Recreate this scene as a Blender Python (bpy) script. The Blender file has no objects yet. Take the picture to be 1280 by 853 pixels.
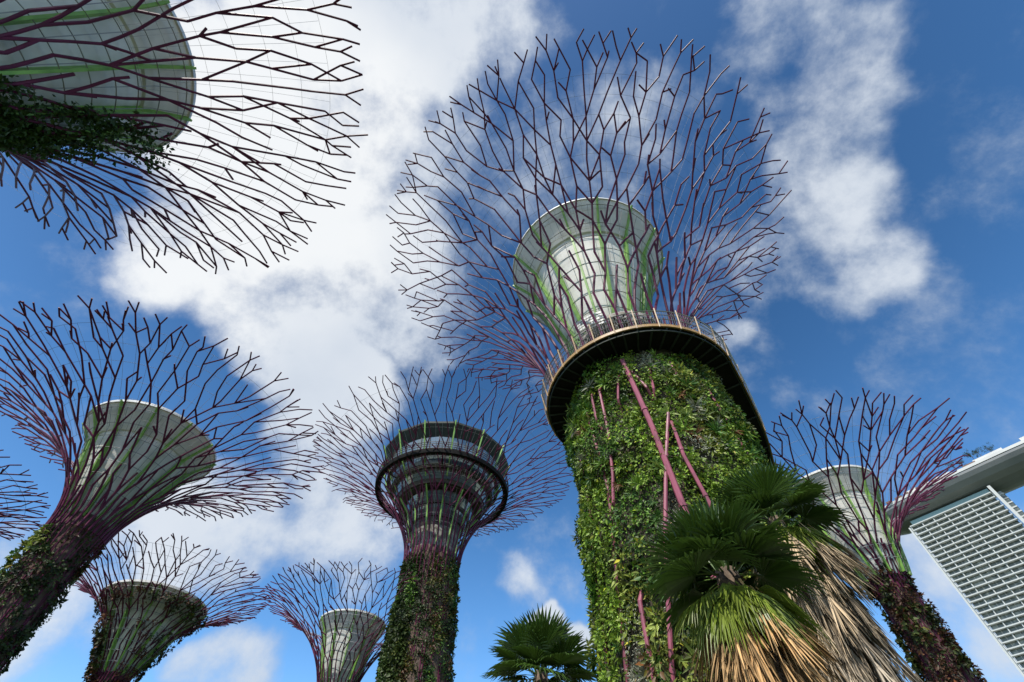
import bpy, math, random
import numpy as np
from mathutils import Vector, Matrix

R = math.radians
scene = bpy.context.scene
col = scene.collection

# ------------------------------------------------------------------ camera
PITCH = 54.46
cam_d = bpy.data.cameras.new('camera')
cam_d.sensor_width = 36.0
cam_d.lens = 16.0
cam_d.clip_start = 0.1
cam_d.clip_end = 20000
cam = bpy.data.objects.new('camera', cam_d)
col.objects.link(cam)
cam.location = (0, 0, 1.6)
cam.rotation_euler = (R(90 + PITCH), 0, 0)
scene.camera = cam

# ------------------------------------------------------------------ light
SUN_AZ, SUN_EL = 205.0, 53.0          # compass bearing (clockwise from +Y) and height
sd = Vector((math.sin(R(SUN_AZ)) * math.cos(R(SUN_EL)), math.cos(R(SUN_AZ)) * math.cos(R(SUN_EL)), math.sin(R(SUN_EL))))
sun_d = bpy.data.lights.new('sun', 'SUN')
sun_d.energy = 5.0
sun_d.angle = R(0.5)
sun_d.color = (1.0, 0.95, 0.87)
sun = bpy.data.objects.new('sun', sun_d)
col.objects.link(sun)
sun.rotation_euler = sd.to_track_quat('Z', 'Y').to_euler()

vs = scene.view_settings
vs.view_transform = 'Standard'
vs.look = 'None'
vs.exposure = 0.0
vs.gamma = 1.0
vs.use_curve_mapping = False

world = bpy.data.worlds.new('World')
scene.world = world
world.use_nodes = True
nt = world.node_tree
nt.nodes.clear()
N = nt.nodes.new
L = nt.links.new


def wmath(op, a, b=None, c=None, clamp=False):
    n = N('ShaderNodeMath'); n.operation = op; n.use_clamp = clamp
    for i, v in enumerate((a, b, c)):
        if v is None: continue
        if isinstance(v, (int, float)): n.inputs[i].default_value = v
        else: L(v, n.inputs[i])
    return n.outputs[0]


wout = N('ShaderNodeOutputWorld')
sky = N('ShaderNodeTexSky')
sky.sky_type = 'NISHITA'
sky.sun_disc = False
sky.sun_elevation = R(SUN_EL)
sky.sun_rotation = R(SUN_AZ)
sky.altitude = 10
sky.air_density = 1.0
sky.dust_density = 0.6
sky.ozone_density = 2.2
hs = N('ShaderNodeHueSaturation')
hs.inputs['Saturation'].default_value = 1.28
hs.inputs['Value'].default_value = 1.0
L(sky.outputs[0], hs.inputs['Color'])
bg_sky = N('ShaderNodeBackground')
bg_sky.inputs['Strength'].default_value = 0.125
sx = N('ShaderNodeSeparateXYZ'); tc0 = N('ShaderNodeTexCoord'); L(tc0.outputs['Generated'], sx.inputs[0])
lo = N('ShaderNodeMapRange'); lo.interpolation_type = 'SMOOTHSTEP'
lo.inputs['From Min'].default_value = .15; lo.inputs['From Max'].default_value = .92
lo.inputs['To Min'].default_value = 1.95; lo.inputs['To Max'].default_value = 1.0
L(sx.outputs['Z'], lo.inputs['Value'])
vm = N('ShaderNodeVectorMath'); vm.operation = 'SCALE'
L(hs.outputs[0], vm.inputs[0]); L(lo.outputs[0], vm.inputs['Scale'])
L(vm.outputs[0], bg_sky.inputs['Color'])

# cloud layer: puffs scattered by bearing, height and angular size, broken up by noise
tc = N('ShaderNodeTexCoord')
warp = N('ShaderNodeTexNoise'); warp.inputs['Scale'].default_value = 4.0; warp.inputs['Detail'].default_value = 5
L(tc.outputs['Generated'], warp.inputs['Vector'])
wm = N('ShaderNodeVectorMath'); wm.operation = 'MULTIPLY_ADD'
wm.inputs[1].default_value = (.20, .20, .20)
L(warp.outputs['Color'], wm.inputs[0])
sub = N('ShaderNodeVectorMath'); sub.operation = 'SUBTRACT'
L(tc.outputs['Generated'], sub.inputs[0]); sub.inputs[1].default_value = (.10, .10, .10)
L(sub.outputs[0], wm.inputs[2])
wn = N('ShaderNodeVectorMath'); wn.operation = 'NORMALIZE'
L(wm.outputs[0], wn.inputs[0])
PUFFS = [(-72.7, 60.3, 9.4, 1.0), (-54.1, 59.2, 9.1, 1.0), (-58.4, 47.2, 5.5, 0.8), (-65.9, 71.0, 8.7, 0.9), (-88.1, 70.9, 8.4, 0.9), (-74.8, 79.6, 7.7, 0.85), (-67.9, 86.4, 6.1, 0.75), (-36.4, 76.1, 6.9, 0.6), (-32.4, 60.1, 8.4, 0.85), (-19.6, 55.5, 5.9, 0.6), (-34.9, 52.8, 5.5, 0.8), (-47.3, 50.9, 5.8, 0.8), (95.8, 86.7, 2.6, 0.6), (-35.5, 46.3, 5.3, 0.9), (-41.3, 45.0, 3.3, 0.8), (-27.1, 43.8, 5.5, 0.9), (-30.0, 40.0, 4.4, 0.8), (-23.3, 33.4, 6.0, 0.65), (-17.6, 29.3, 5.0, 0.65), (-26.9, 30.1, 4.8, 0.55), (-36.8, 26.7, 5.3, 0.8), (-34.9, 30.5, 4.5, 0.7), (-40.6, 26.2, 3.7, 0.7), (-27.1, 16.8, 3.9, 0.8), (-30.3, 16.1, 2.5, 0.8), (-43.4, 15.7, 3.6, 0.7), (-42.9, 18.1, 3.3, 0.5), (-48.9, 20.5, 2.1, 0.6), (-37.7, 17.0, 2.3, 0.4), (91.4, 64.6, 4.1, 0.7), (81.4, 65.9, 3.5, 0.55), (85.3, 59.3, 3.8, 0.65), (78.2, 56.7, 3.6, 0.75), (69.9, 55.2, 4.5, 0.85), (73.2, 59.6, 4.2, 0.55), (65.1, 50.4, 4.3, 0.9), (59.2, 53.0, 4.2, 0.7), (61.7, 45.0, 3.5, 0.8), (56.2, 47.0, 4.3, 0.7), (51.3, 50.9, 4.0, 0.6), (41.0, 46.2, 1.7, 0.6), (56.5, 72.9, 6.2, 0.6), (54.9, 65.5, 5.8, 0.5), (44.5, 56.9, 5.2, 0.5), (21.2, 74.3, 9.9, 0.36), (2.3, 65.0, 6.8, 0.4), (61.5, 78.2, 4.8, 0.5), (42.7, 22.0, 4.2, 0.7), (42.5, 17.6, 3.3, 0.45), (43.7, 14.3, 2.2, 0.6), (0.5, 27.8, 2.1, 0.45), (4.6, 22.7, 1.6, 0.9), (7.9, 21.0, 1.4, 0.9), (42.2, 37.8, 1.9, 0.45),
         # the rest of the sky, behind and beside
         (170, 35, 14, .8), (200, 60, 10, .5), (120, 30, 9, .8), (-130, 25, 12, .8), (150, 14, 8, .7), (-160, 12, 9, .7), (90, 14, 7, .7), (-90, 12, 7, .7)]
dens = None
for az, el, rad, w in PUFFS:
    w = w * (.86 if az > 40 else 1.08)
    dp = N('ShaderNodeVectorMath'); dp.operation = 'DOT_PRODUCT'
    L(wn.outputs[0], dp.inputs[0])
    dp.inputs[1].default_value = (math.sin(R(az)) * math.cos(R(el)), math.cos(R(az)) * math.cos(R(el)), math.sin(R(el)))
    mr = N('ShaderNodeMapRange'); mr.interpolation_type = 'SMOOTHSTEP'
    mr.inputs['From Min'].default_value = math.cos(R(rad * 1.6))
    mr.inputs['From Max'].default_value = math.cos(R(rad * 0.35))
    mr.inputs['To Min'].default_value = 0
    mr.inputs['To Max'].default_value = w
    L(dp.outputs['Value'], mr.inputs['Value'])
    dens = mr.outputs[0] if dens is None else wmath('SMOOTH_MAX', dens, mr.outputs[0], 0.25)
n1 = N('ShaderNodeTexNoise'); n1.inputs['Scale'].default_value = 5.0; n1.inputs['Detail'].default_value = 13; n1.inputs['Roughness'].default_value = .62
n1.inputs['Distortion'].default_value = .1
L(tc.outputs['Generated'], n1.inputs['Vector'])
n3 = N('ShaderNodeTexNoise'); n3.inputs['Scale'].default_value = 15.0; n3.inputs['Detail'].default_value = 12; n3.inputs['Roughness'].default_value = .65
L(tc.outputs['Generated'], n3.inputs['Vector'])
nz = wmath('ADD', wmath('MULTIPLY_ADD', n1.outputs['Fac'], 1.5, -.72), wmath('MULTIPLY_ADD', n3.outputs['Fac'], .55, -.275))
dn = wmath('ADD', dens, nz)
mk = N('ShaderNodeMapRange'); mk.interpolation_type = 'SMOOTHSTEP'
mk.inputs['From Min'].default_value = .24; mk.inputs['From Max'].default_value = 1.0
L(dn, mk.inputs['Value'])
mask = wmath('MULTIPLY', mk.outputs[0], .93)
# brightness of the cloud itself: soft grey bases and bright tops
n2 = N('ShaderNodeTexNoise'); n2.inputs['Scale'].default_value = 3.2; n2.inputs['Detail'].default_value = 7
mp2 = N('ShaderNodeVectorMath'); mp2.operation = 'ADD'; mp2.inputs[1].default_value = (3.1, .7, 5.2)
L(tc.outputs['Generated'], mp2.inputs[0]); L(mp2.outputs[0], n2.inputs['Vector'])
gl = N('ShaderNodeVectorMath'); gl.operation = 'DOT_PRODUCT'
L(wn.outputs[0], gl.inputs[0])
gaz, gel = -66, 58
gl.inputs[1].default_value = (math.sin(R(gaz)) * math.cos(R(gel)), math.cos(R(gaz)) * math.cos(R(gel)), math.sin(R(gel)))
gm = N('ShaderNodeMapRange'); gm.interpolation_type = 'SMOOTHSTEP'
gm.inputs['From Min'].default_value = math.cos(R(24)); gm.inputs['From Max'].default_value = math.cos(R(4))
gm.inputs['To Max'].default_value = .42
L(gl.outputs['Value'], gm.inputs['Value'])
br = wmath('ADD', wmath('MULTIPLY_ADD', n2.outputs['Fac'], .55, .12), wmath('ADD', gm.outputs[0], wmath('MULTIPLY', mk.outputs[0], .30)))
cr = N('ShaderNodeValToRGB')
cr.color_ramp.elements[0].position = .35; cr.color_ramp.elements[0].color = (.42, .51, .64, 1)
cr.color_ramp.elements[1].position = 1.0; cr.color_ramp.elements[1].color = (.97, .99, 1.0, 1)
e = cr.color_ramp.elements.new(.68); e.color = (.72, .78, .86, 1)
L(br, cr.inputs[0])
bg_cl = N('ShaderNodeBackground'); bg_cl.inputs['Strength'].default_value = 1.0
L(cr.outputs[0], bg_cl.inputs['Color'])
mx = N('ShaderNodeMixShader')
L(mask, mx.inputs[0]); L(bg_sky.outputs[0], mx.inputs[1]); L(bg_cl.outputs[0], mx.inputs[2])
L(mx.outputs[0], wout.inputs[0])

# ------------------------------------------------------------------ materials


def mat(name, color, rough=.6, metal=0., noise=None, bump=0., spec=.5, trans=None, attr=None):
    """noise = (scale, other colour, contrast low, contrast high)"""
    m = bpy.data.materials.new(name); m.use_nodes = True
    t = m.node_tree; b = t.nodes['Principled BSDF']
    b.inputs['Base Color'].default_value = (*color, 1)
    b.inputs['Roughness'].default_value = rough
    b.inputs['Metallic'].default_value = metal
    b.inputs['Specular IOR Level'].default_value = spec
    c_out = None
    if attr:
        a = t.nodes.new('ShaderNodeAttribute'); a.attribute_name = attr; c_out = a.outputs['Color']
        t.links.new(c_out, b.inputs['Base Color'])
    if noise:
        tcn = t.nodes.new('ShaderNodeTexCoord')
        n = t.nodes.new('ShaderNodeTexNoise'); n.inputs['Scale'].default_value = noise[0]; n.inputs['Detail'].default_value = 6
        t.links.new(tcn.outputs['Object'], n.inputs['Vector'])
        mr = t.nodes.new('ShaderNodeMapRange'); mr.inputs['From Min'].default_value = noise[2]; mr.inputs['From Max'].default_value = noise[3]
        t.links.new(n.outputs['Fac'], mr.inputs['Value'])
        mxn = t.nodes.new('ShaderNodeMix'); mxn.data_type = 'RGBA'
        t.links.new(mr.outputs[0], mxn.inputs['Factor'])
        if c_out: t.links.new(c_out, mxn.inputs['A'])
        else: mxn.inputs['A'].default_value = (*color, 1)
        mxn.inputs['B'].default_value = (*noise[1], 1)
        t.links.new(mxn.outputs['Result'], b.inputs['Base Color'])
        c_out = mxn.outputs['Result']
        if bump:
            bp = t.nodes.new('ShaderNodeBump'); bp.inputs['Strength'].default_value = bump; bp.inputs['Distance'].default_value = .1
            t.links.new(n.outputs['Fac'], bp.inputs['Height']); t.links.new(bp.outputs[0], b.inputs['Normal'])
    if trans:
        tr = t.nodes.new('ShaderNodeBsdfTranslucent')
        if c_out: t.links.new(c_out, tr.inputs['Color'])
        else: tr.inputs['Color'].default_value = (*color, 1)
        ms = t.nodes.new('ShaderNodeMixShader'); ms.inputs[0].default_value = trans
        t.links.new(b.outputs[0], ms.inputs[1]); t.links.new(tr.outputs[0], ms.inputs[2])
        t.links.new(ms.outputs[0], t.nodes['Material Output'].inputs['Surface'])
    return m


M = {}
M['steel'] = mat('magenta_painted_steel', (.13, .022, .062), .5, noise=(1.3, (.085, .017, .042), .35, .7), spec=.15)
M['pipe'] = mat('pink_painted_pipe', (.34, .085, .13), .5, noise=(1.6, (.17, .05, .07), .45, .75))
M['fin'] = mat('lime_green_steel', (.26, .48, .10), .5, noise=(2., (.15, .32, .06), .4, .7))
M['cup'] = mat('pale_grey_shell', (.76, .75, .70), .6, noise=(.9, (.56, .56, .52), .45, .75))
M['cup_rim'] = mat('white_rim', (.72, .72, .70), .5, noise=(2, (.6, .6, .57), .4, .7))
M['collar'] = mat('weathered_collar', (.16, .14, .11), .8, noise=(2.5, (.30, .29, .26), .45, .6), bump=.3)
M['cable'] = mat('grey_cable', (.34, .34, .35), .7, 0., spec=.2)
M['core'] = mat('planting_felt', (.035, .028, .018), .95, noise=(3, (.07, .055, .035), .4, .7), bump=.6)
M['bark'] = mat('bare_brown_panel', (.085, .055, .04), .9, noise=(4, (.16, .11, .085), .45, .65), bump=.6)
M['leaf'] = mat('living_wall_leaves', (.08, .13, .03), .5, attr='tint', trans=.22, spec=.35)
M['palm_green'] = mat('palm_blade_green', (.06, .11, .02), .40, attr='tint', trans=.2, spec=.4)
M['palm_dead'] = mat('dry_palm_blade', (.42, .28, .14), .75, attr='tint', trans=.12, spec=.2)
M['palm_trunk'] = mat('fibrous_palm_trunk', (.09, .065, .045), .95, noise=(9, (.18, .13, .09), .4, .7), bump=.8)
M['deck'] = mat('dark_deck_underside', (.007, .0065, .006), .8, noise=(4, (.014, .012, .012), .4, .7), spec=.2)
M['deck_edge'] = mat('ochre_edge_beam', (.42, .25, .09), .5, noise=(3, (.28, .17, .07), .4, .7))
M['rail'] = mat('galvanised_rail', (.40, .38, .34), .4, .5)
M['tan'] = mat('tan_post', (.55, .38, .22), .5, noise=(3, (.4, .28, .16), .4, .7))
M['white'] = mat('off_white_panel', (.66, .66, .62), .55, noise=(1.2, (.5, .5, .47), .45, .75))
M['pod'] = mat('bronze_cladding', (.035, .025, .02), .5, noise=(1.5, (.07, .05, .04), .4, .7))
M['pod_roof'] = mat('dark_green_soffit', (.014, .022, .016), .7, noise=(1.5, (.025, .035, .025), .4, .7))
M['glass'] = mat('tinted_glass', (.10, .13, .15), .08, .3, spec=.9)
M['glassl'] = mat('pale_glass', (.20, .25, .27), .12, .3, spec=.9)
M['t_frame'] = mat('white_concrete_frame', (.54, .56, .54), .6, noise=(.08, (.56, .59, .58), .4, .7))
M['t_glass'] = mat('grey_green_window', (.10, .125, .12), .3, .1, noise=(.35, (.24, .27, .25), .52, .60), spec=.7)
M['t_blue'] = mat('blue_curtain_wall', (.16, .26, .34), .2, .35, noise=(.06, (.22, .33, .42), .4, .6))
M['t_teal'] = mat('teal_parapet_glass', (.20, .32, .31), .25, .2)
M['hull'] = mat('grey_hull_cladding', (.22, .23, .23), .5, noise=(.05, (.18, .19, .195), .4, .65))
M['hull_top'] = mat('white_hull_fascia', (.58, .58, .56), .45, noise=(.1, (.65, .65, .62), .4, .7))
M['brown'] = mat('brown_timber_screen', (.16, .09, .06), .7)
M['ground'] = mat('lawn', (.035, .06, .015), .95, noise=(.4, (.055, .07, .025), .4, .7), bump=.2)
M['path'] = mat('pale_paving', (.32, .29, .25), .8, noise=(2., (.25, .23, .2), .4, .7))

# ------------------------------------------------------------------ mesh helpers


class MB:
    def __init__(s): s.v = []; s.f = []; s.c = []

    def add(s, vs_, fs, c=None):
        o = len(s.v); s.v.extend([tuple(p) for p in vs_]); s.f.extend([tuple(i + o for i in f) for f in fs])
        if c is not None: s.c.extend([c] * len(vs_))

    def box(s, c, size, rz=0.):
        x, y, z = [k / 2 for k in size]; ca, sa = math.cos(rz), math.sin(rz)
        P = []
        for dx, dy, dz in ((-x, -y, -z), (x, -y, -z), (x, y, -z), (-x, y, -z), (-x, -y, z), (x, -y, z), (x, y, z), (-x, y, z)):
            P.append((c[0] + dx * ca - dy * sa, c[1] + dx * sa + dy * ca, c[2] + dz))
        s.add(P, [(0, 3, 2, 1), (4, 5, 6, 7), (0, 1, 5, 4), (1, 2, 6, 5), (2, 3, 7, 6), (3, 0, 4, 7)])

    def tube(s, pts, rad, n=6, cap=True):
        pts = [Vector(p) for p in pts]
        if isinstance(rad, (int, float)): rad = [rad] * len(pts)
        rings = []
        a = None
        for i, p in enumerate(pts):
            d = (pts[min(i + 1, len(pts) - 1)] - pts[max(i - 1, 0)])
            if d.length < 1e-6: d = Vector((0, 0, 1))
            d.normalize()
            if a is None: a = d.cross(Vector((.31, .17, .93)))
            a = (a - d * a.dot(d))
            if a.length < 1e-4: a = d.cross(Vector((.9, .1, .3)))
            a.normalize(); b = d.cross(a)
            rings.append([p + (a * math.cos(6.28318 * k / n) + b * math.sin(6.28318 * k / n)) * rad[i] for k in range(n)])
        V = [q for r_ in rings for q in r_]; F = []
        for i in range(len(pts) - 1):
            for k in range(n):
                F.append((i * n + k, i * n + (k + 1) % n, (i + 1) * n + (k + 1) % n, (i + 1) * n + k))
        if cap:
            F.append(tuple(range(n))[::-1]); F.append(tuple((len(pts) - 1) * n + k for k in range(n)))
        s.add(V, F)

    def ring(s, c, r, z, tube, n=64, k=5, a0=0., a1=2 * math.pi):
        full = abs(a1 - a0 - 2 * math.pi) < 1e-6
        pts = [(c[0] + r * math.cos(a0 + (a1 - a0) * i / n), c[1] + r * math.sin(a0 + (a1 - a0) * i / n), z) for i in range(n + 1)]
        s.tube(pts, tube, k, cap=not full)

    def lathe(s, c, prof, n=64, closed=False):
        V = [(c[0] + r * math.cos(2 * math.pi * i / n), c[1] + r * math.sin(2 * math.pi * i / n), z) for r, z in prof for i in range(n)]
        F = []; m = len(prof)
        for j in range(m if closed else m - 1):
            j2 = (j + 1) % m
            for i in range(n):
                F.append((j * n + i, j * n + (i + 1) % n, j2 * n + (i + 1) % n, j2 * n + i))
        s.add(V, F)

    def build(s, name, m, parent=None, smooth=False):
        me = bpy.data.meshes.new(name)
        me.from_pydata(s.v, [], s.f)
        if s.c:
            at = me.color_attributes.new('tint', 'FLOAT_COLOR', 'POINT')
            at.data.foreach_set('color', np.c_[np.array(s.c, dtype=np.float32), np.ones(len(s.c), np.float32)].ravel())
        me.materials.append(m)
        if smooth: me.polygons.foreach_set('use_smooth', [True] * len(me.polygons))
        o = bpy.data.objects.new(name, me); col.objects.link(o)
        if parent: o.parent = parent
        return o


def tag(o, label=None, cat=None, group=None, kind=None):
    if label: o['label'] = label
    if cat: o['category'] = cat
    if group: o['group'] = group
    if kind: o['kind'] = kind
    return o


def empty(name, loc, rz=0.):
    o = bpy.data.objects.new(name, None); col.objects.link(o)
    o.location = loc; o.rotation_euler = (0, 0, rz); o.empty_display_size = .5
    return o


def pos(az, d, z=0.):
    return Vector((d * math.sin(R(az)), d * math.cos(R(az)), z))


def quads_mesh(name, P, T, U, W, Lh, colr, m, parent, fold=.25):
    """many little folded leaves. P roots, T long direction, U side direction, W half widths, Lh lengths"""
    n = len(P)
    Nn = np.cross(U, T)
    W = W[:, None]; Lh = Lh[:, None]
    tip = P + T * Lh - Nn * (Lh * .15)
    l = P + T * Lh * .45 + U * W + Nn * W * fold
    r = P + T * Lh * .45 - U * W + Nn * W * fold
    V = np.stack([P, r, tip, l], 1).reshape(-1, 3)
    me = bpy.data.meshes.new(name)
    me.vertices.add(4 * n); me.vertices.foreach_set('co', V.ravel())
    me.loops.add(6 * n); me.polygons.add(2 * n)
    base = (np.arange(n) * 4)[:, None]
    idx = (base + np.array([[0, 1, 2, 0, 2, 3]])).ravel()
    me.loops.foreach_set('vertex_index', idx.astype(np.int32))
    me.polygons.foreach_set('loop_start', (np.arange(2 * n) * 3).astype(np.int32))
    me.polygons.foreach_set('loop_total', np.full(2 * n, 3, np.int32))
    me.update(calc_edges=True)
    at = me.color_attributes.new('tint', 'FLOAT_COLOR', 'POINT')
    C = np.repeat(np.c_[colr, np.ones(n)], 4, 0).astype(np.float32)
    at.data.foreach_set('color', C.ravel())
    me.materials.append(m)
    o = bpy.data.objects.new(name, me); col.objects.link(o)
    if parent: o.parent = parent
    return o


def norm(a): return a / np.maximum(np.linalg.norm(a, axis=1)[:, None], 1e-9)


SZ = np.array([1.0, .8, 1.25, 1.7, .65, 1.2])


def living_wall(name, rng, radf, z0, z1, c, count, size, palette, parent, thick=.35, clump=.55, a0=-math.pi, a1=math.pi, patch=None, wild=0.):
    """leaves gathered in plants over a trunk; radf(phi,z) radius; palette rows of colours with weights"""
    per = 22
    nc = max(1, count // per)
    ph = rng.uniform(a0, a1, nc); zz = rng.uniform(z0, z1, nc)
    cols = np.array([p[0] for p in palette]); wts = np.array([p[1] for p in palette], float)
    # patches of the same species: smooth random field choosing the species
    k = [(rng.integers(1, 7), rng.uniform(.1, .55), rng.uniform(0, 6.28)) for _ in range(9)]
    fld = sum(np.sin(a * ph + b * zz + d) for a, b, d in k[:5])
    fld = (np.argsort(np.argsort(fld + rng.normal(0, 1.1, nc))) + .5) / nc
    cum = np.cumsum(wts / wts.sum()); sp = np.searchsorted(cum, fld).clip(0, len(cols) - 1)
    if patch:
        for (pa, pz, ra, rz_, s_) in patch:
            d2 = ((ph - R(pa)) / R(ra)) ** 2 + ((zz - pz) / rz_) ** 2
            sp[(d2 < rng.uniform(.5, 1.2, nc))] = s_
    lift = thick * rng.uniform(.05, 1., nc) ** 1.3 * (.6 + .4 * np.sin(3 * ph + zz * 1.3))
    crad = clump * rng.uniform(.5, 1.2, nc)
    out = np.c_[np.cos(ph), np.sin(ph), np.zeros(nc)]
    sid = np.c_[-np.sin(ph), np.cos(ph), np.zeros(nc)]
    rr = radf(ph, zz)
    C = np.array([c[0], c[1], 0]) + out * (rr + lift)[:, None] + np.c_[np.zeros((nc, 2)), zz]
    n = nc * per
    ci = np.repeat(np.arange(nc), per)
    a = rng.uniform(0, 6.283, n); q = np.sqrt(rng.uniform(0, 1, n))
    offs = sid[ci] * (np.cos(a) * q * crad[ci])[:, None] + np.array([[0, 0, 1.]]) * (np.sin(a) * q * crad[ci])[:, None] \
        + out[ci] * ((1 - q ** 2) * crad[ci] * .45)[:, None]
    P = C[ci] + offs
    Lh = size * rng.uniform(.6, 1.5, n) * SZ[(sp % 6)][ci] * rng.uniform(.75, 1.35, nc)[ci]
    slim = np.array([p[2] for p in palette])[sp][ci]
    T = norm(sid[ci] * (np.cos(a) * .8)[:, None] + np.array([[0, 0, 1.]]) * (np.sin(a) * .7 - .45)[:, None] + out[ci] * rng.uniform(.1, .9 + wild, n)[:, None] + rng.normal(0, .35, (n, 3)))
    U = norm(np.cross(T, out[ci] + rng.normal(0, .45, (n, 3))))
    base = cols[sp]
    shade = (rng.uniform(.55, 1.35, nc)[ci] * rng.uniform(.75, 1.25, n))[:, None]
    colr = base[ci] * shade * np.where(rng.random(nc) < .25, .45, 1.08)[ci][:, None]
    yel = rng.random(n) < .04
    colr[yel] = colr[yel] * np.array([1.9, 1.4, .8])
    return quads_mesh(name, P, T, U, Lh * slim, Lh, colr.clip(0, .8), M['leaf'], parent)


GREEN = [((.22, .34, .04), 3, .30), ((.12, .24, .03), 3, .32), ((.055, .13, .022), 1.8, .30), ((.25, .30, .06), 2, .18), ((.36, .37, .28), 1.1, .14), ((.15, .08, .03), .3, .3)]
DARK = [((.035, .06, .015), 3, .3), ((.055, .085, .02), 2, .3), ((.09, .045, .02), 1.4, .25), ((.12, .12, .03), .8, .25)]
RUST = [((.09, .035, .02), 3, .28), ((.04, .065, .018), 2, .3), ((.13, .06, .03), 1.5, .25), ((.07, .09, .025), 1, .3)]

# ------------------------------------------------------------------ structure: ground, path
g = MB(); S = 6000
g.add([(-S, -S, 0), (S, -S, 0), (S, S, 0), (-S, S, 0)], [(0, 1, 2, 3)])
tag(g.build('ground', M['ground']), kind='structure')
g = MB()
pp = [(-14, -12), (-6, -3), (0, 1), (3, 7), (1, 14), (-8, 24), (-12, 40)]
for i in range(len(pp) - 1):
    a, b = Vector(pp[i]), Vector(pp[i + 1]); d = (b - a).normalized(); nn = Vector((-d.y, d.x)) * 2.2
    if i == 0: last = [a + nn, a - nn]
    if i < len(pp) - 2:
        d2 = (Vector(pp[i + 2]) - b).normalized(); dm = (d + d2).normalized(); nn = Vector((-dm.y, dm.x)) * 2.2
    cur = [b + nn, b - nn]
    g.add([(*last[0], .02), (*last[1], .02), (*cur[1], .02), (*cur[0], .02)], [(0, 1, 2, 3)])
    last = cur
tag(g.build('path', M['path']), kind='structure')

# ------------------------------------------------------------------ supertree pieces


def branch_profile(Rn, Rt, zn, H, tmax=72.):
    """trumpet curve from the neck outwards; returns f(t)->(r,z) and its length"""
    tm = R(tmax); kc = 1 - math.cos(tm); ks = math.sin(tm)

    def f(t):
        if t < 0: return (Rn * (1 - .04 * t), zn + t * (H - zn) * 1.7)
        a = t * tm
        return (Rn + (Rt - Rn) * ((1 - math.cos(a)) / kc) ** .93, zn + (H - zn) * math.sin(a) / ks)
    ln = 0; p = f(0)
    for i in range(1, 61):
        q = f(i / 60); ln += math.hypot(q[0] - p[0], q[1] - p[1]); p = q
    return f, ln


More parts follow.
